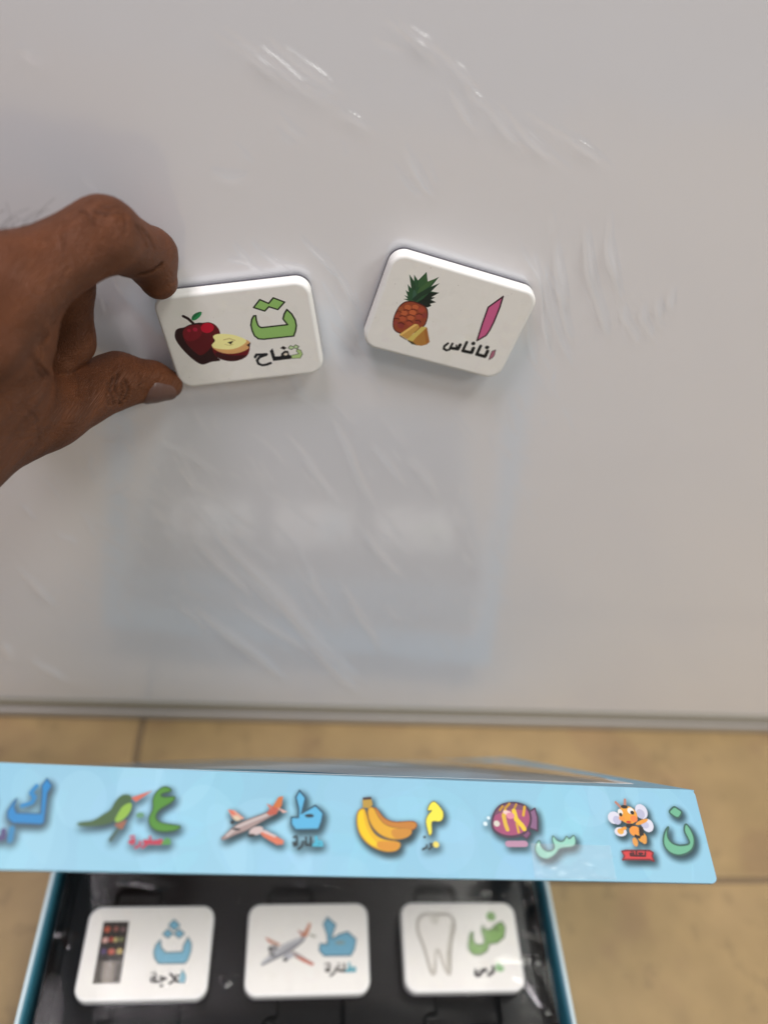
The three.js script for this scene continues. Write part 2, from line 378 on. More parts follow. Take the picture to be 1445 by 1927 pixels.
 f([110,182,146],[58,98,88],2.9,1,[1542,38,1550,44,1558,49,1552,58,1543,64,1533,58,1525,51,1533,44]);
 f([110,182,146],[58,98,88],2.9,1,[1560,72,1569,88,1572,107,1563,127,1544,138,1522,142,1504,136,1495,122,1498,106,1507,90,1519,80,1509,96,1510,112,1523,120,1540,121,1558,117,1557,106,1550,89]);
};
function print(name, w, h, px, bg, gain, shadow) {
  const c = document.createElement('canvas'); c.width = px; c.height = Math.round((px * h) / w);
  const g = c.getContext('2d'); bg(g, c.width, c.height); g.scale(px / w, px / w); g.lineJoin = g.lineCap = 'round';
  const s2l = (v) => Math.pow(v / 255, 2.2), l2s = (v) => Math.round(255 * Math.pow(Math.min(1, v), 1 / 2.2));
  const css = (q) => 'rgb(' + q.map((v) => l2s(s2l(v) * gain)).join(',') + ')';
  const path = (p, s, close) => {
    g.beginPath(); const n = p.length / 2, X = (i) => p[((i + n) % n) * 2], Y = (i) => p[((i + n) % n) * 2 + 1];
    if (s && close) { g.moveTo((X(0) + X(1)) / 2, (Y(0) + Y(1)) / 2); for (let i = 1; i <= n; i++) g.quadraticCurveTo(X(i), Y(i), (X(i) + X(i + 1)) / 2, (Y(i) + Y(i + 1)) / 2); }
    else { g.moveTo(p[0], p[1]); for (let i = 1; i < n; i++) g.lineTo(p[i * 2], p[i * 2 + 1]); }
    if (close) g.closePath();
  };
  const draw = () => ART[name](
    (col, st, lw, s, p) => { path(p, s, true); g.fillStyle = css(col); g.fill(); if (st && lw) { g.strokeStyle = css(st); g.lineWidth = lw * 1.25; g.stroke(); } },
    (col, lw, p) => { path(p, false, false); g.strokeStyle = css(col); g.lineWidth = lw * 1.12; g.stroke(); },
    (col, x, y, rx, ry, a) => { g.beginPath(); g.ellipse(x, y, rx, ry, a, 0, 7); g.fillStyle = css(col); g.fill(); });
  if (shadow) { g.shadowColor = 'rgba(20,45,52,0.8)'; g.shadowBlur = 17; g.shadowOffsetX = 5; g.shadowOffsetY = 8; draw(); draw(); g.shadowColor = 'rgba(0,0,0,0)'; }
  draw();
  const t = new THREE.CanvasTexture(c); t.colorSpace = THREE.SRGBColorSpace; t.magFilter = THREE.LinearFilter; t.anisotropy = 8; return t;
}
const paper = (g, w, h) => {
  g.fillStyle = 'rgb(238,235,228)'; g.fillRect(0, 0, w, h);
  for (let i = 0; i < 160; i++) { g.fillStyle = `rgba(${rnd() < 0.5 ? '250,248,242' : '215,209,198'},${0.03 + rnd() * 0.04})`; g.beginPath(); g.ellipse(rnd() * w, rnd() * h, w * (0.01 + rnd() * 0.05), w * (0.005 + rnd() * 0.03), rnd() * 6, 0, 7); g.fill(); }
  for (let i = 0; i < 14; i++) { g.fillStyle = `rgba(60,50,45,${0.2 + rnd() * 0.4})`; g.beginPath(); g.ellipse(rnd() * w, rnd() * h, w * 0.002, w * (0.001 + 0.002 * rnd()), rnd() * 6, 0, 7); g.fill(); }
};
const cardBlue = [134, 184, 205];
const blueSky = (g, w, h) => {
  g.fillStyle = 'rgb(' + cardBlue + ')'; g.fillRect(0, 0, w, h);
  for (let i = 0; i < 90; i++) { g.fillStyle = `rgba(${['186,226,240', '128,190,216', '140,214,226', '150,196,226'][i % 4]},${0.06 + rnd() * 0.08})`; g.beginPath(); g.ellipse(rnd() * w, rnd() * h, h * (0.1 + rnd() * 0.5), h * (0.08 + rnd() * 0.35), rnd() * 6, 0, 7); g.fill(); }
};

// ---------- floor ----------
const floor = thing('floor'); floor.userData.kind = 'structure'; floor.position.y = -0.035;
const stone = (u, v) => { const m = fbm(u * 6, v * 6, 5, 6), s = fbm(u * 30 + 3, v * 30, 3, 30), d = smooth(fbm(u * 9 + 40, v * 9, 4, 9), 0.56, 0.74); const k = 0.84 + 0.14 * m + 0.09 * (s - 0.5) - 0.04 * d - 0.06 * smooth(fbm(u * 46 + 9, v * 46, 3, 46), 0.68, 0.82); return [0.695 * k, 0.585 * k - 0.01 * d, (0.41 + 0.03 * (m - 0.5)) * k]; };
const stoneTex = dataTex(512, stone, true), stoneBump = dataTex(256, (u, v) => { const b = fbm(u * 20, v * 20, 4, 20); return [b, b, b]; });
const floorMat = new THREE.MeshPhysicalMaterial({ map: stoneTex, roughness: 0.4, bumpMap: stoneBump, bumpScale: 0.0003 });
const grout = std([0.22, 0.16, 0.10], { roughness: 0.9 });
mesh('grout', box(2.4, 0.02, 2.4, 0.118, -0.0125, 0.096), grout, floor);
for (let i = -2; i < 2; i++) for (let j = -3; j < 3; j++) {
  const g = new RoundedBoxGeometry(0.597, 0.012, 0.397, 2, 0.0012), p = g.attributes.position, uv = g.attributes.uv, ox = rnd(), oy = rnd();
  for (let k = 0; k < p.count; k++) uv.setXY(k, p.getX(k) / 0.42 + ox, p.getZ(k) / 0.42 + oy);
  mesh('floor_tile', g.translate(-0.082 + 0.3 + i * 0.6, -0.006, 0.096 + 0.2 + j * 0.4 + (i & 1 ? 0.17 : 0)), floorMat, floor);
}

// ---------- white board in its plastic wrapping ----------
const board = thing('whiteboard', 'large white magnetic board wrapped in creased clear plastic film, standing on the floor', 'whiteboard', [0.1, -0.035, -0.008]);
const BX0 = -0.75, BX1 = 0.75, BH = 1.0;
mesh('panel', box(BX1 - BX0, BH - 0.016, 0.012, 0, BH / 2 + 0.008, -0.006, 0.0005), std([0.87, 0.872, 0.90], { roughness: 0.14, ior: 1.6 }), board);
const railMat = std([0.42, 0.40, 0.375], { roughness: 0.38, metalness: 0.35 }), lipMat = std([0.22, 0.20, 0.15], { roughness: 0.45, metalness: 0.3 });
const rail = mesh('bottom_rail', mergeGeometries([box(BX1 - BX0, 0.0085, 0.020, 0, 0.0048, -0.0062, 0.0018), box(BX1 - BX0, 0.0035, 0.017, 0, 0.0112, -0.0062, 0.0009)]), railMat, board);
mesh('rail_lip', box(BX1 - BX0, 0.0032, 0.018, 0, 0.0147, -0.0060, 0.0012), lipMat, rail);
mesh('top_rail', box(BX1 - BX0, 0.016, 0.02, 0, BH, -0.0062, 0.002), railMat, board);
for (const s of [BX0, BX1]) mesh('side_rail', box(0.016, BH - 0.02, 0.02, s, BH / 2, -0.0062, 0.002), railMat, board);
const STREAKS = [
 [-90,345,-83,345,1.6,1.0], [-27,359,4,344,1.9,0.8], [-14,358,13,344,1.4,1.3], [-9,350,11,343,1.3,1.0], [-31,357,-3,345,1.4,-0.8],
 [-3,344,27,333,1.5,-0.8], [-9,337,1,328,1.2,0.9], [-10,332,-2,325,1.0,0.8], [-24,325,-16,318,1.0,0.8], [-32,316,-18,314,1.6,0.8],
 [12,329,16,324,1.1,0.5], [21,367,42,356,1.6,-0.8], [25,370,57,349,2.0,-0.9], [46,351,57,337,1.4,1.2], [50,352,60,347,1.4,0.7],
 [52,350,80,333,1.7,-0.9], [62,347,96,328,1.7,-0.8], [72,345,112,330,1.8,-0.7], [34,331,48,314,1.5,1.2], [30,325,44,311,1.1,0.7],
 [41,328,49,318,1.1,0.5], [95,309,116,261,2.4,-1.9], [105,314,129,263,2.4,-1.9], [112,315,131,282,2.3,-1.9], [87,298,112,251,2.2,-1.52],
 [94,296,118,248,2.2,-1.3299999999999998], [131,282,143,261,2.1,-0.95], [139,283,148,264,1.8,-1.14], [144,287,152,270,1.8,-1.14], [147,293,155,275,1.7,-1.14],
 [89,278,103,247,2.1,-1.14], [-24,291,-12,277,1.4,0.8], [-18,293,0,276,1.4,0.7], [-12,286,6,280,1.2,0.6], [-1,295,16,280,1.4,0.6],
 [7,290,28,265,1.7,-0.8], [8,279,28,250,1.6,0.5], [14,261,34,238,1.7,0.6], [-26,284,-18,281,1.2,0.7], [-76,264,-72,253,1.0,1.0],
 [-69,271,-66,263,1.0,1.0], [-69,253,-62,234,1.1,0.7], [-2,233,12,220,1.7,0.9], [-1,227,12,215,1.5,-0.8], [-82,190,-72,197,2.1,1.0],
 [-90,184,-87,167,1.8,0.6], [-126,150,-117,140,2.2,0.9], [-109,132,-103,123,2.6,1.0], [-134,107,-120,72,3.0,0.7], [-128,95,-121,74,2.4,0.6],
 [5,192,33,157,2.4,0.7], [-2,201,26,167,2.3,-0.6], [18,211,48,158,2.5,0.6], [38,201,57,173,2.2,0.5], [56,193,75,171,2.2,0.5],
 [-40,141,61,7,4.6,1.2], [-35,122,11,63,3.5,-0.8], [-48,136,-13,85,3.0,0.8], [-29,149,-2,116,2.5,-0.6], [2,136,42,60,3.6,-0.7],
 [12,58,59,-11,4.1,0.9], [-49,78,14,5,4.2,0.9], [-63,95,-28,46,3.2,-0.6], [-27,84,26,33,2.9,0.7], [-155,39,-149,21,3.6,1.0],
 [-139,27,-123,-2,3.7,1.0], [32,101,63,41,3.6,0.5], [-9,168,18,141,2.4,-0.5], [-75,169,-52,151,2.0,0.6], [-71,160,-48,133,2.2,-0.6],
 [-51,178,-29,156,1.9,0.6], [39,150,67,104,3.0,0.4], [-84,159,-68,170,2.3,0.6], [-26,267,-21,256,1.1,0.4], [110,248,120,229,2.0,-0.4],
 [19,363,30,358,1.3,0.5], [-57,196,-29,173,2.0,0.5], [-97,147,-94,129,2.4,0.5]];
const TRAYFOLDS = [[142.0,-113.1,143.8,-121.7,3.0,1.0], [143.2,-119.1,142.7,-138.5,3.3,1.0], [108.9,-150.3,133.9,-147.8,2.7,1.2], [127.4,-148.4,144.5,-143.3,3.0,1.2], [106.4,-118.8,129.7,-116.3,2.4,0.7], [-72.4,-112.1,-44.0,-111.2,2.4,0.8], [12.2,-111.4,39.6,-111.0,2.4,0.8], [120.1,-156.4,142.7,-170.5,4.2,0.6], [-97.7,-130.2,-92.2,-135.0,2.1,0.8], [-93.4,-134.1,-88.0,-140.6,2.1,0.8], [-15.7,-159.5,-8.8,-154.1,2.4,0.5]];
const filmXs = [...range(-0.74, -0.24, 0.05), ...range(-0.192, 0.372, 0.0006), ...range(0.42, 0.9, 0.05)].filter((x) => x > -0.645 && x < 0.845), filmYs = [...range(-0.018, 0.396, 0.0006), ...range(0.44, 0.94, 0.0625)];
{
  const fx = range(-0.192, 0.372, 0.0006), fy = range(-0.018, 0.396, 0.0006), F = new Float32Array(fx.length * fy.length);
  const extra = [];
  for (let i = 0; i < 230; i++) {                                          // finer scuffs among the long folds, mostly running down to the right
    const x = -150 + rnd() * 270, y = 30 + rnd() * rnd() * 120 + rnd() * 200, a = -0.75 - rnd() * 0.5, l = 6 + rnd() * 26;
    extra.push([x, y, x + Math.cos(a) * l, y + Math.sin(a) * l, 0.7 + rnd() * 0.6, (rnd() < 0.75 ? 1 : -1) * (0.12 + rnd() * 0.42)]);
  }
  stamp(F, fx, fy, [...STREAKS.map(([a, b, c, d, w, m]) => [a, b, c, d, w * (m > 0 ? (b > 300 ? 0.72 : 0.8) : 0.85), b > 300 && (m > 0 || a < 100) ? m * (m > 0 ? 1 : b > 315 ? 0.75 : 1) : m]), ...extra], 0.001, 0.8);
  const full = new Float32Array(filmXs.length * filmYs.length), i0 = filmXs.indexOf(fx[0]), j0 = filmYs.indexOf(fy[0]);
  for (let j = 0; j < filmYs.length; j++) for (let i = 0; i < filmXs.length; i++) {
    const a = i - i0, b = j - j0, x = filmXs[i], y = filmYs[j];
    full[j * filmXs.length + i] = Math.max(0.00015, 0.0008 + 0.0008 * (fbm(x * 9 + 5, y * 9, 3) - 0.5) + 0.00022 * (fbm(x * 55 - y * 20, y * 40 + x * 25, 2) - 0.5) + (a >= 0 && a < fx.length && b >= 0 && b < fy.length ? F[b * fx.length + a] : 0));
  }
  const g = sheet(filmXs, filmYs, full).translate(-0.1, 0.035, 0);
  const film = new THREE.MeshPhysicalMaterial({ color: 0xffffff, transmission: 1, thickness: 0, roughness: 0.135, ior: 1.72 });
  mesh('plastic_film', g, film, board);
}

// ---------- magnetic letter tiles ----------
const TW = 0.06, TH = 0.0413, TT = 0.0069;
const foam = std([0.88, 0.87, 0.835], { roughness: 0.6 }), magnet = std([0.11, 0.105, 0.125], { roughness: 0.6 });
const foamGeo = new THREE.ExtrudeGeometry(roundRect(-TW / 2 + 0.0013, -TH / 2 + 0.0013, TW / 2 - 0.0013, TH / 2 - 0.0013, 0.0047), { depth: TT - 0.0007 - 0.0026, bevelThickness: 0.0013, bevelSize: 0.0013, bevelSegments: 6, curveSegments: 14 }).translate(0, 0, 0.0007 + 0.0013);
const magnetGeo = new THREE.ExtrudeGeometry(roundRect(-TW / 2 + 0.0001, -TH / 2 + 0.0001, TW / 2 - 0.0001, TH / 2 - 0.0001, 0.0059), { depth: 0.0008, bevelEnabled: false, curveSegments: 14 });
const faceGeo = new THREE.ShapeGeometry(roundRect(-TW / 2 + 0.0014, -TH / 2 + 0.0014, TW / 2 - 0.0014, TH / 2 - 0.0014, 0.0046), 14);
{ const p = faceGeo.attributes.position, uv = faceGeo.attributes.uv; for (let i = 0; i < p.count; i++) uv.setXY(i, p.getX(i) / TW + 0.5, p.getY(i) / TH + 0.5); faceGeo.translate(0, 0, TT + 0.00004); }
function tile(art, label, pos, gain, group) {
  const t = thing('letter_tile', label, 'letter tile', pos, group);
  mesh('foam_body', foamGeo, foam, t); mesh('magnet_backing', magnetGeo, magnet, t);
  mesh('printed_face', faceGeo, new THREE.MeshPhysicalMaterial({ map: print(art, 600, 413, 900, paper, gain), roughness: 0.5 }), t);
  return t;
}
const grp = 'magnetic letter tiles with a picture and an Arabic word';
const tApple = tile('apple', 'white foam tile with red apple and green letter, pinched by the hand', [-0.0203, 0.2539, -TT], 2.1, grp); tApple.rotation.z = 0.2226;
const tPine = tile('pineapple', 'white foam tile with pineapple and pink letter, tilted on the white board', [0.0602, 0.2692, -TT], 1.75, grp); tPine.rotation.z = -0.1951;
[['fridge', 'white tile with grey fridge picture and blue letter, in the black tray', -0.0532, -0.1415, 0.0018], ['plane', 'white tile with grey aeroplane and blue letter, between fridge and tooth tiles', 0.0237, -0.1409, 0.0037], ['tooth', 'white tile with pale tooth drawing and green letter, in the black tray', 0.1008, -0.1409, -0.0051]].forEach(([a, l, x, y, r]) => { const t = tile(a, l, [x, -TT, -y], 1.2, grp); t.rotation.set(-Math.PI / 2, 0, r); });

// ---------- box base, tray and the clear sheet over the tray ----------
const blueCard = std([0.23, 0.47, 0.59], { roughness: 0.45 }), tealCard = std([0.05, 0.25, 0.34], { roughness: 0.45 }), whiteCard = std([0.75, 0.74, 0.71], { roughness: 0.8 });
const base = thing('open_carton', 'open light blue cardboard box standing on the floor, holding the black tray', 'box', [0.023, -0.035, 0.185]);
const bx = 0.128, bz = 0.105, rim = 0.039, th = 0.0022;
mesh('base_panel', box(bx * 2 - 0.005, 0.002, bz * 2 - 0.005, 0, 0.0012, 0), blueCard, base);
for (const s of [-1, 1]) {
  const w = mesh('side_wall', box(th, rim, bz * 2, s * (bx - th / 2), rim / 2, 0, 0.0009), blueCard, base);
  mesh('rim_edge', box(th * 0.8, 0.0008, bz * 2 - 0.002, s * (bx - th / 2), rim + 0.0002, 0, 0.0003), std([0.55, 0.68, 0.72], { roughness: 0.6 }), w);
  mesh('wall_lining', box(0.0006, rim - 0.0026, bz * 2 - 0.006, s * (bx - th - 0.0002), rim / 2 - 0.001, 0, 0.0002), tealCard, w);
}
for (const s of [-1, 1]) mesh('end_wall', box(bx * 2 - th * 2, rim - 0.0004, th, 0, rim / 2, s * (bz - th / 2), 0.0009), blueCard, base);

const trayX0 = -0.0985, trayX1 = 0.1448, trayZ0 = 0.0838, trayZ1 = 0.286;
const wells = []; for (const x of [-0.0532, 0.0237, 0.1008]) for (const z of [0.1412, 0.1995, 0.2578]) wells.push([x, z]);
const rr = (x, z, hx, hz, r) => { const qx = Math.abs(x) - hx + r, qz = Math.abs(z) - hz + r; return Math.hypot(Math.max(qx, 0), Math.max(qz, 0)) + Math.min(Math.max(qx, qz), 0) - r; };
const trayH = (x, y) => {
  const z = -y; let h = -0.0022;
  const edge = -rr(x - (trayX0 + trayX1) / 2, z - (trayZ0 + trayZ1) / 2, (trayX1 - trayX0) / 2, (trayZ1 - trayZ0) / 2, 0.012);
  h += 0.0022 * smooth(edge, 0.0042, 0.0024) - 0.010 * smooth(edge, 0.0012, 0.0);
  for (const [wx, wz] of wells) {
    const d = rr(x - wx, z - wz, TW / 2 + 0.001, TH / 2 + 0.001, 0.0065), n = Math.min(rr(x - wx + 0.009, z - wz + 0.0245, 0.011, 0.0075, 0.003), rr(x - wx - 0.002, z - wz - 0.0245, 0.016, 0.0075, 0.003));
    h = Math.min(h, lerp(-0.0073, -0.0022, smooth(d, -0.0002, 0.0018)), lerp(-0.014, -0.0022, smooth(n, -0.001, 0.0022)));
  }
  return h ;
};
const trayMat = std([0.009, 0.008, 0.008], { roughness: 0.24, specularIntensity: 0.5 });
const tray = thing('plastic_tray', 'glossy black moulded plastic tray with wells for tiles, inside the box base', 'tray', [0, 0, 0]);
mesh('moulded_sheet', sheet(range(trayX0, trayX1, 0.0008), range(-trayZ1, -trayZ0, 0.0008), trayH).rotateX(-Math.PI / 2), trayMat, tray);
{
  const xs = range(trayX0 + 0.0015, trayX1 - 0.001, 0.0009), ys = range(-trayZ1 + 0.002, -trayZ0 - 0.002, 0.0009), H = new Float32Array(xs.length * ys.length);
  for (let j = 0; j < ys.length; j++) for (let i = 0; i < xs.length; i++) { const x = xs[i], y = ys[j]; H[j * xs.length + i] = 0.0026 + 0.0020 * (fbm(x * 13 + 3, y * 16 + 8, 2) - 0.5); }
  stamp(H, xs, ys, TRAYFOLDS, 0.001, 0.33, -1, 1.6);
  for (let i = 0; i < H.length; i++) H[i] = Math.max(H[i], 0.0006);
  mesh('clear_cover', sheet(xs, ys, H).rotateX(-Math.PI / 2), new THREE.MeshPhysicalMaterial({ color: 0xffffff, transmission: 1, thickness: 0, roughness: 0.1, ior: 1.36 }), tray);
}

// ---------- lid, tipped up behind the box ----------
const LW = 0.262, LL = 0.032, LH = 0.213, LT = 0.0011;
const lid = thing('carton_cover', 'light blue box lid tipped on its edge, printed side with letters and pictures facing up', 'box lid', [0.1557, 0.1587, 0.1723]);
lid.rotation.order = 'YZX'; lid.rotation.set(0.164, -0.0017, -0.0506);
const lidBlue = std([0.20, 0.42, 0.56], { roughness: 0.5 });
const sidePanel = mesh('printed_side', new THREE.ExtrudeGeometry(roundRect(-LW, 0, 0, LL, 0.0022), { depth: LT, bevelEnabled: false, curveSegments: 8 }).rotateX(-Math.PI / 2).translate(0, -LT, 0), lidBlue, lid);
{
  const g = new THREE.ShapeGeometry(roundRect(-LW, 0, 0, LL, 0.0022), 8), p = g.attributes.position, uv = g.attributes.uv;
  for (let i = 0; i < p.count; i++) uv.setXY(i, (p.getX(i) + LW) / LW, p.getY(i) / LL);
  g.rotateX(-Math.PI / 2).translate(0, 0.00012, 0);
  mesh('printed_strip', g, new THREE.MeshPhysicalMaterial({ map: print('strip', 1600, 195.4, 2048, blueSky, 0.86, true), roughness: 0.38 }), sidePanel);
  const tape = sheet(range(-0.0665, -0.0375, 0.001), range(0.0004, 0.0115, 0.0006), (x, y) => 0.0004 + 0.0003 * fbm(x * 300, y * 700, 3)).rotateX(-Math.PI / 2);
  mesh('clear_tape', tape, new THREE.MeshPhysicalMaterial({ color: 0xffffff, transmission: 0.9, thickness: 0, roughness: 0.2 }), sidePanel);
}
// the window side and the flaps round it spring open more towards the right end
const leanAt = (x) => lerp(0.30, 0.394, clamp((x + LW) / LW, 0, 1));
const bendFace = (g) => { const p = g.attributes.position; for (let i = 0; i < p.count; i++) { const a = leanAt(p.getX(i)), y = p.getY(i), z = p.getZ(i); p.setXYZ(i, p.getX(i), y * Math.cos(a) - z * Math.sin(a), -LL + y * Math.sin(a) + z * Math.cos(a)); } g.computeVertexNormals(); return g; };
const slab = (w, h, d, x, y, z) => new THREE.BoxGeometry(w, h, d, Math.ceil(w / 0.01), Math.ceil(h / 0.02), 1).translate(x, y, z);
const frontFrame = mesh('window_frame', bendFace(mergeGeometries([slab(LW, 0.0215, LT, -LW / 2, -0.01075, LT / 2), slab(LW, 0.02, LT, -LW / 2, -LH + 0.01, LT / 2), slab(0.013, LH - 0.0415, LT, -0.0065, -0.0215 - (LH - 0.0415) / 2, LT / 2), slab(0.013, LH - 0.0415, LT, -LW + 0.0065, -0.0215 - (LH - 0.0415) / 2, LT / 2)])), lidBlue, lid);
mesh('cut_edge', bendFace(mergeGeometries([slab(0.0024, LH - 0.0415, LT * 1.3, -0.0142, -0.0215 - (LH - 0.0415) / 2, LT / 2), slab(LW - 0.0284, 0.0014, LT * 1.2, -LW / 2, -0.0220, LT / 2)])), whiteCard, frontFrame);
mesh('window_film', bendFace(sheet(range(-LW + 0.006, -0.006, 0.003), range(-LH + 0.01, -0.013, 0.003), (x, y) => LT + 0.0003 - 0.007 * Math.sin(Math.PI * clamp((x + LW) / LW, 0, 1)) ** 0.7 * Math.sin(Math.PI * clamp(-y / LH, 0, 1)) ** 0.7 + 0.0009 * (fbm(x * 25, y * 25, 2) - 0.5))), new THREE.MeshPhysicalMaterial({ color: 0xffffff, transmission: 1, thickness: 0, roughness: 0.1, ior: 1.4 }), frontFrame);
for (const x of [-LW + LT / 2, -LT / 2]) mesh('side_panel', bendFace(slab(LT, LH - 0.012, 0.028, x, -LH / 2 - 0.005, 0.0155)), lidBlue, lid);
mesh('side_panel', bendFace(slab(LW - 0.003, LT, 0.029, -LW / 2, -LH + LT / 2, 0.0158)), lidBlue, lid);
// ---------- the hand: joints [x, y, z, radius] in millimetres from the wrist ----------
const HO = [-0.1399, 0.2655, 0.0668];
const J = {im: [22.2, 19.1, -11.4, 16.0], ik: [51.5, 26.7, -23.1, 13.1], ip: [76.9, 35.7, -45.2, 11.4], id: [87.3, 20.5, -63.7, 9.3], it: [89.9, 11.3, -63.6, 6.8], tc: [22.2, -26.6, -4.3, 18.6], tk: [50.5, -30.7, -37.0, 14.2], ti: [71.7, -31.6, -60.2, 10.6], tm: [83.7, -34.4, -65.2, 7.6], tt: [90.3, -36.7, -66.7, 5.5], w1: [41.7, 13.5, -17.9, 17.5], w2: [48.1, 8.5, -24.6, 10.4], w3: [43.3, -10.6, -24.0, 13.1], w4: [29.8, -9.1, -13.9, 19.2], mk: [37.2, 9.2, -41.0, 11.2], mp: [58.1, 9.4, -58.3, 9.5], md: [58.0, -10.3, -52.3, 8.6], mt: [54.8, -13.9, -45.3, 7.0], rk: [28.5, -4.3, -49.2, 10.4], rp: [47.4, -6.0, -63.0, 9.1], rd: [50.8, -25.9, -58.1, 7.8], rt: [48.3, -28.7, -50.4, 6.5], pk: [21.0, -16.2, -53.2, 9.4], pp: [37.1, -17.8, -62.0, 8.1], pd: [39.3, -34.2, -59.3, 6.9], pt: [37.4, -36.0, -52.3, 5.8], wa: [2.9, 11.9, -2.4, 18.0], wb: [-3.5, -13.0, 1.9, 19.1]};
const CREASES = [
 [0.8, [72.8, -23.3, -49.3], [72.2, -26.0, -45.0], [73.4, -31.8, -44.6]],
 [0.9, [74.2, -23.0, -51.5], [73.7, -26.6, -46.8], [75.0, -34.1, -47.3]],
 [0.8, [76.8, -25.1, -51.4], [78.0, -29.2, -50.4], [76.6, -32.4, -48.6]],
 [0.6, [75.6, -25.8, -49.7], [76.1, -28.8, -48.5], [75.4, -31.0, -47.2]],
 [0.5, [71.4, -23.8, -46.3], [71.1, -26.5, -43.1], [71.9, -30.9, -42.6]],
 [0.6, [89.1, 38.7, -46.2], [90.5, 34.1, -50.2], [91.5, 30.3, -50.6]],
 [0.5, [88.0, 40.9, -43.4], [89.5, 36.8, -44.9], [90.0, 33.0, -46.1]],
 [0.45, [71.9, 46.1, -38.9], [75.1, 45.5, -37.1], [76.6, 43.4, -34.6]],
 [0.4, [84.4, 45.2, -42.2], [85.5, 42.8, -39.9], [85.4, 40.4, -37.5]],
 [0.4, [60.4, -18.4, -44.5], [63.0, -19.9, -40.2], [63.7, -22.3, -35.3]],
 [0.4, [80.9, -25.0, -57.3], [82.2, -27.7, -55.9], [81.2, -29.5, -53.7]],
 [1.0, [86.4, 21.6, -47.6], [89.9, 21.0, -51.0], [93.2, 22.7, -53.9]],
 [0.5, [63.3, 15.4, -14.4], [61.6, 11.9, -12.6], [59.8, 6.1, -12.2], [59.3, -4.4, -20.8]],
 [0.35, [59.7, 11.6, -8.8], [58.9, 2.3, -13.3], [58.9, -5.1, -19.3]],
 [0.6, [78.0, 47.4, -41.1], [80.4, 46.9, -41.1], [82.7, 46.5, -43.4]],
 [0.6, [76.5, 46.3, -38.5], [79.9, 45.7, -38.6], [83.6, 45.4, -41.4]],
 [0.25, [68.7, 42.1, -29.9], [69.7, 38.8, -26.3], [69.0, 35.2, -22.9]],
 [0.22, [53.2, -7.4, -8.5], [54.8, -18.4, -14.7], [53.6, -28.9, -16.1]],
 [-0.7, [64.3, 19.3, -14.3], [63.7, 15.0, -15.7], [62.8, 11.6, -15.5]],
 [-0.6, [60.9, 11.3, -11.3], [60.2, 3.2, -15.2], [58.8, -7.9, -26.6]]];
const CHAINS = { palm: 'wa im,wb tc,wa wb,im w1,w1 w4,tc w4,w2 w3,w1 w2,w4 w3,im mk,mk rk,rk pk,im tc,ik w2', index: 'im ik,ik ip,ip id,id it', thumb: 'tc tk,tk ti,ti tm,tm tt', middle: 'mk mp,mp md,md mt', ring: 'rk rp,rp rd,rd rt', little: 'pk pp,pp pd,pd pt' };
J.el = [-215, -170, 130, 36]; J.fa = [-55, -38, 32, 23];
CHAINS.palm += ',wa fa,wb fa,fa el';
const bones = Object.fromEntries(Object.entries(CHAINS).map(([k, v]) => [k, v.split(',').map((s) => { const [a, b] = s.split(' ').map((n) => J[n]), d = [b[0] - a[0], b[1] - a[1], b[2] - a[2]]; return [a[0], a[1], a[2], a[3], ...d, b[3] - a[3], 1 / (d[0] ** 2 + d[1] ** 2 + d[2] ** 2)]; })]));
const smin = (a, b, k) => { const h = Math.max(k - Math.abs(a - b), 0) / k; return Math.min(a, b) - h * h * k * 0.25; };
const chainD = (list, x, y, z, k) => {
  let d = 1e3;
  for (const b of list) { const px = x - b[0], py = y - b[1], pz = z - b[2], h = clamp((px * b[4] + py * b[5] + pz * b[6]) * b[8], 0, 1), e = Math.hypot(px - h * b[4], py - h * b[5], pz - h * b[6]) - b[3] - b[7] * h; d = smin(d, e, k); }
  return d;
};
const handD = (x, y, z) => {
  const p = chainD(bones.palm, x, y, z, 9);
  return Math.min(smin(p, chainD(bones.index, x, y, z, 4), 9), smin(p, chainD(bones.thumb, x, y, z, 4), 9), smin(p, chainD(bones.middle, x, y, z, 4), 5), smin(p, chainD(bones.ring, x, y, z, 4), 5), smin(p, chainD(bones.little, x, y, z, 4), 5));
};
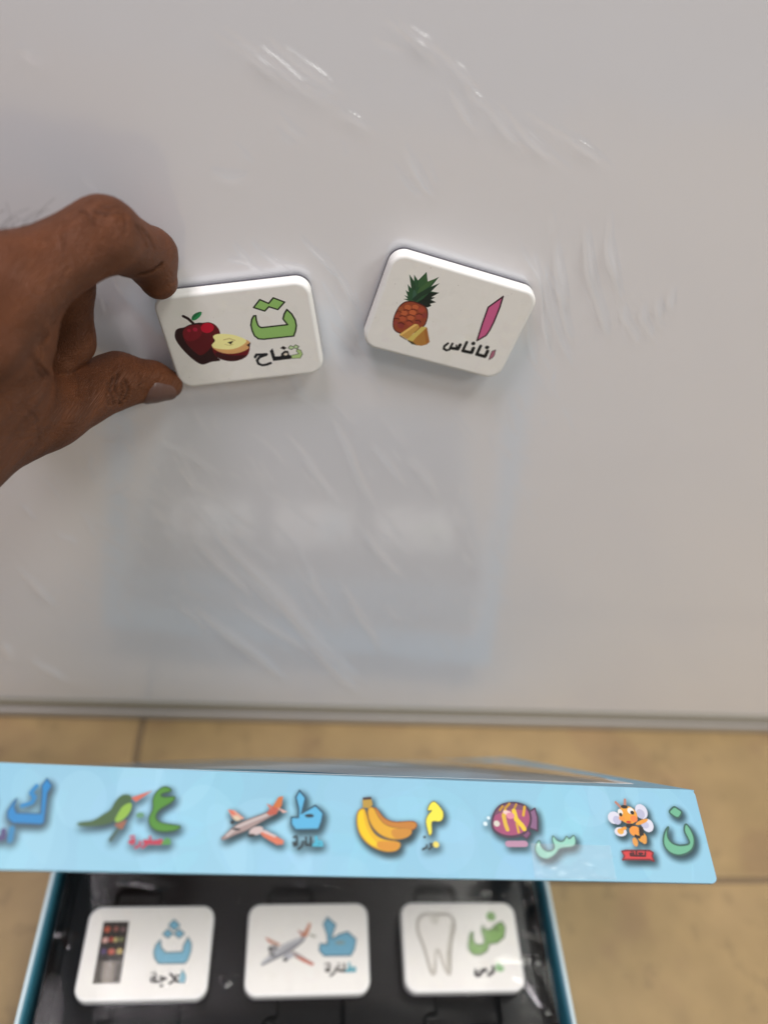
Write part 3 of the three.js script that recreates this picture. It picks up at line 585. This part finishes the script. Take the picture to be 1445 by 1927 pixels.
// surface nets: one vertex in each cell that the surface crosses
function net(lo, hi, c) {
  const N = [0, 1, 2].map((k) => Math.ceil((hi[k] - lo[k]) / c) + 1), [nx, ny, nz] = N, D = new Float32Array(nx * ny * nz), at = (i, j, k) => (k * ny + j) * nx + i;
  const S = 4;                                                             // whole blocks far from the surface are not sampled
  for (let K = 0; K < nz; K += S) for (let Jy = 0; Jy < ny; Jy += S) for (let I = 0; I < nx; I += S) {
    const m = handD(lo[0] + (I + S / 2) * c, lo[1] + (Jy + S / 2) * c, lo[2] + (K + S / 2) * c), far = Math.abs(m) > S * c * 1.3 + 3;
    for (let k = K; k < Math.min(nz, K + S); k++) for (let j = Jy; j < Math.min(ny, Jy + S); j++) for (let i = I; i < Math.min(nx, I + S); i++) D[at(i, j, k)] = far ? m : handD(lo[0] + i * c, lo[1] + j * c, lo[2] + k * c);
  }
  const V = new Int32Array(D.length).fill(-1), pos = [], idx = [];
  const E = [[0, 1], [0, 2], [0, 4], [1, 3], [1, 5], [2, 3], [2, 6], [3, 7], [4, 5], [4, 6], [5, 7], [6, 7]];
  for (let k = 0; k < nz - 1; k++) for (let j = 0; j < ny - 1; j++) for (let i = 0; i < nx - 1; i++) {
    const d = []; let inside = 0; for (let q = 0; q < 8; q++) { d[q] = D[at(i + (q & 1), j + ((q >> 1) & 1), k + (q >> 2))]; if (d[q] < 0) inside++; }
    if (!inside || inside === 8) continue;
    let x = 0, y = 0, z = 0, n = 0;
    for (const [a, b] of E) if (d[a] < 0 !== d[b] < 0) { const t = d[a] / (d[a] - d[b]); x += (a & 1) + t * ((b & 1) - (a & 1)); y += ((a >> 1) & 1) + t * (((b >> 1) & 1) - ((a >> 1) & 1)); z += (a >> 2) + t * ((b >> 2) - (a >> 2)); n++; }
    V[at(i, j, k)] = pos.length / 3; pos.push(lo[0] + (i + x / n) * c, lo[1] + (j + y / n) * c, lo[2] + (k + z / n) * c);
  }
  const quad = (a, b, d, e, flip) => { if (a < 0 || b < 0 || d < 0 || e < 0) return; if (flip) idx.push(a, d, b, a, e, d); else idx.push(a, b, d, a, d, e); };
  for (let k = 1; k < nz - 1; k++) for (let j = 1; j < ny - 1; j++) for (let i = 1; i < nx - 1; i++) {
    const s = D[at(i, j, k)] < 0;
    if (s !== D[at(i + 1, j, k)] < 0) quad(V[at(i, j - 1, k - 1)], V[at(i, j, k - 1)], V[at(i, j, k)], V[at(i, j - 1, k)], !s);
    if (s !== D[at(i, j + 1, k)] < 0) quad(V[at(i - 1, j, k - 1)], V[at(i - 1, j, k)], V[at(i, j, k)], V[at(i, j, k - 1)], !s);
    if (s !== D[at(i, j, k + 1)] < 0) quad(V[at(i - 1, j - 1, k)], V[at(i, j - 1, k)], V[at(i, j, k)], V[at(i - 1, j, k)], !s);
  }
  const g = new THREE.BufferGeometry(), nv = pos.length / 3, nor = new Float32Array(nv * 3), col = new Float32Array(nv * 3), uv = new Float32Array(nv * 2), P = Float32Array.from(pos);
  const seg = []; for (const [w, ...pts] of CREASES) for (let i = 0; i + 1 < pts.length; i++) seg.push([w, pts[i], pts[i + 1]]);
  const tips = [[J.it, 11], [J.tt, 10], [J.mt, 9], [J.rt, 9]], knuckles = [[J.ip, 9], [J.ti, 8], [J.id, 7], [J.ik, 11]];
  for (let v = 0; v < nv; v++) {
    const x = P[v * 3], y = P[v * 3 + 1], z = P[v * 3 + 2], e = 0.25;
    let gx = handD(x + e, y, z) - handD(x - e, y, z), gy = handD(x, y + e, z) - handD(x, y - e, z), gz = handD(x, y, z + e) - handD(x, y, z - e); const l = 1 / Math.hypot(gx, gy, gz); gx *= l; gy *= l; gz *= l;
    let dent = 0, ridge = 0;
    for (const [w, a, b] of seg) {
      const dx = b[0] - a[0], dy = b[1] - a[1], dz = b[2] - a[2], px = x - a[0], py = y - a[1], pz = z - a[2], h = clamp((px * dx + py * dy + pz * dz) / (dx * dx + dy * dy + dz * dz), 0, 1), q = Math.hypot(px - h * dx, py - h * dy, pz - h * dz);
      if (q < 4 && w > 0) dent = Math.max(dent, w * Math.exp(-((q / 0.6) ** 2))); if (q < 6 && w < 0) ridge = Math.max(ridge, -w * Math.exp(-((q / 1.7) ** 2)));
    }
    const lump = 0.5 * (fbm(x * 0.09 + z * 0.05, y * 0.09 + z * 0.06, 3) - 0.5) + 0.2 * (fbm(x * 0.7 + z * 0.3, y * 0.7 + z * 0.4, 2) - 0.5), off = lump * 1.2 - dent * 1.15 + ridge;
    P[v * 3] = x + gx * off; P[v * 3 + 1] = y + gy * off; P[v * 3 + 2] = z + gz * off;
    nor.set([gx, gy, gz], v * 3); uv.set([(x + 0.45 * z) * 0.001, (y + 0.4 * z) * 0.001], v * 2);
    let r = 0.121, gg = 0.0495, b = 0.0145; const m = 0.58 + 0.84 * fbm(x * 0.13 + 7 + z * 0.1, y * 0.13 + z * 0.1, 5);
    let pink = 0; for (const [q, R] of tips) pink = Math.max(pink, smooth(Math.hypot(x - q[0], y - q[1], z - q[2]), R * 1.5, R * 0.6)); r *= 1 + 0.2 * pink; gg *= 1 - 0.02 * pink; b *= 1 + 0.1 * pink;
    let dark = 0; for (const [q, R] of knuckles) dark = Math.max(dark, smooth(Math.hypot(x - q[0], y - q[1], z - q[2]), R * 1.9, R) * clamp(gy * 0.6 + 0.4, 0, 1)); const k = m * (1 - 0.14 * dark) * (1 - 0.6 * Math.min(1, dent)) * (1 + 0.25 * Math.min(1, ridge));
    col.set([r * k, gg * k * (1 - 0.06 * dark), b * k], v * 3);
  }
  g.setAttribute('position', new THREE.BufferAttribute(P, 3)); g.setAttribute('normal', new THREE.BufferAttribute(nor, 3)); g.setAttribute('color', new THREE.BufferAttribute(col, 3)); g.setAttribute('uv', new THREE.BufferAttribute(uv, 2)); g.setIndex(idx);
  g.computeVertexNormals();
  return g;
}
const person = thing('person', 'brown hand reaching in from the left, pinching a tile between thumb and index finger', 'person', HO);
const skinBump = dataTex(512, (u, v) => {
  const cell = (s, o) => { const X = u * s, Y = v * s, ix = Math.floor(X), iy = Math.floor(Y); let a = 9, b = 9; for (let q = -1; q < 2; q++) for (let w = -1; w < 2; w++) { const cx = ((ix + q) % s + s) % s, cy = ((iy + w) % s + s) % s, d = Math.hypot(ix + q + HASH(cx + o, cy) - X, iy + w + HASH(cx, cy + o + 77) - Y); if (d < a) { b = a; a = d; } else if (d < b) b = d; } return Math.min(1, (b - a) * 2.2); };
  const h = 0.6 * cell(34, 3) + 0.3 * cell(70, 9) + 0.1 * fbm(u * 60, v * 60, 2, 60); return [h, h, h];
});
const sb = skinBump; sb.repeat.set(45, 45);
const skin = new THREE.MeshPhysicalMaterial({ color: 0xffffff, vertexColors: true, roughness: 0.52, specularIntensity: 0.6, bumpMap: sb, bumpScale: 0.00045 });
const bodyGeo = mergeGeometries([net([0, -66, -82], [112, 58, 20], 0.85), net([-262, -215, -40], [3, 50, 175], 3)]).scale(0.001, 0.001, 0.001);
mesh('body', bodyGeo, skin, person);
{
  // thumb nail: a curved plate along the last joint, turned down and to the front
  const a = new THREE.Vector3(...J.tm), b = new THREE.Vector3(...J.tt), ax = b.clone().sub(a).normalize(), up = new THREE.Vector3(-0.055, 0.721, -0.691), fw = new THREE.Vector3(0.126, -0.681, -0.721);
  const n = up.clone().multiplyScalar(-0.86).addScaledVector(fw, -0.5); n.addScaledVector(ax, -n.dot(ax)).normalize(); const s = ax.clone().cross(n);
  const pos = [], idx = [], U = 18, Vn = 20, len = 12.4;
  for (let j = 0; j <= Vn; j++) for (let i = 0; i <= U; i++) {
    const t = j / Vn, q = (i / U) * 2 - 1, rd = lerp(J.tm[3], J.tt[3], clamp((t * len - 1.5) / 7.8, 0, 1.15)), wide = 0.92 * Math.sqrt(1 - 0.55 * Math.max(0, (t - 0.72) / 0.28) ** 2 - 0.35 * Math.max(0, (0.25 - t) / 0.25) ** 2), an = q * wide;
    const along = t * len - 2.2 - 0.9 * q * q * (2 * t - 1), c0 = a.clone().addScaledVector(ax, along), dir = n.clone().multiplyScalar(Math.cos(an)).addScaledVector(s, Math.sin(an));
    let rr2 = 2; while (rr2 < 12 && handD(c0.x + dir.x * rr2, c0.y + dir.y * rr2, c0.z + dir.z * rr2) < 0) rr2 += 0.1;
    rr2 = Math.max(rr2, rd * 0.9) + 0.65 - 0.6 * Math.abs(q) ** 4 - 0.5 * (1 - smooth(t, 0, 0.12));
    const p = a.clone().addScaledVector(ax, along).addScaledVector(n, Math.cos(an) * rr2).addScaledVector(s, Math.sin(an) * rr2); pos.push(p.x / 1000, p.y / 1000, p.z / 1000);
    if (i < U && j < Vn) { const k = j * (U + 1) + i; idx.push(k, k + 1, k + U + 2, k, k + U + 2, k + U + 1); }
  }
  const g = new THREE.BufferGeometry(); g.setAttribute('position', new THREE.Float32BufferAttribute(pos, 3)); g.setIndex(idx); g.computeVertexNormals();
  mesh('thumb_nail', g, std([0.128, 0.066, 0.051], { roughness: 0.4, side: THREE.DoubleSide }), person);
  // fine hairs on the back of the hand
  const hairs = [];
  for (let i = 0; i < 20; i++) {
    const p = new THREE.Vector3(lerp(40, 58, rnd()), 34 + rnd() * 7, lerp(-34, -20, rnd())), d = new THREE.Vector3(-0.2 + rnd() * 0.7, 0.55 + rnd() * 0.4, -0.4 + rnd() * 0.3), bend = new THREE.Vector3(0.8 * rnd(), -0.7 * rnd(), 0), L = 6 + rnd() * 7;
    for (let k = 0; k < 40 && handD(p.x, p.y, p.z) < -0.2; k++) p.addScaledVector(d, 0.5);
    for (let k = 0; k < 40 && handD(p.x, p.y, p.z) > 0.2; k++) p.addScaledVector(d, -0.5);
    const pts = [0, 0.35, 0.7, 1].map((t) => p.clone().addScaledVector(d, t * L).addScaledVector(bend, t * t * L * 0.7).multiplyScalar(0.001));
    hairs.push(new THREE.TubeGeometry(new THREE.CatmullRomCurve3(pts), 10, 0.000045, 4));
  }
  const h = mesh('hair', mergeGeometries(hairs), std([0.012, 0.01, 0.01], { roughness: 0.5 }), person); h.userData.kind = 'stuff';
}

// ---------- the ceiling panels that light the place ----------
const housing = std([0.75, 0.75, 0.75], { roughness: 0.6 });
LAMPS.forEach(([x, y, z, w, d, strength, rgb, label]) => {
  const t = thing('ceiling_lamp', label, 'ceiling lamp', [x, y, z]);
  mesh('lamp_housing', box(w + 0.04, 0.05, d + 0.04, 0, 0.03, 0, 0.004), housing, t);
  mesh('lamp_diffuser', box(w, 0.006, d, 0, 0.002, 0, 0.002), new THREE.MeshStandardMaterial({ color: 0xffffff, emissive: new THREE.Color().setRGB(...rgb), emissiveIntensity: 2 }), t);
  const l = new THREE.RectAreaLight(new THREE.Color().setRGB(...rgb), strength, w, d); l.name = 'lamp_light'; l.position.y = -0.006; l.rotation.x = -Math.PI / 2; t.add(l);
});
renderer.render(scene, camera);
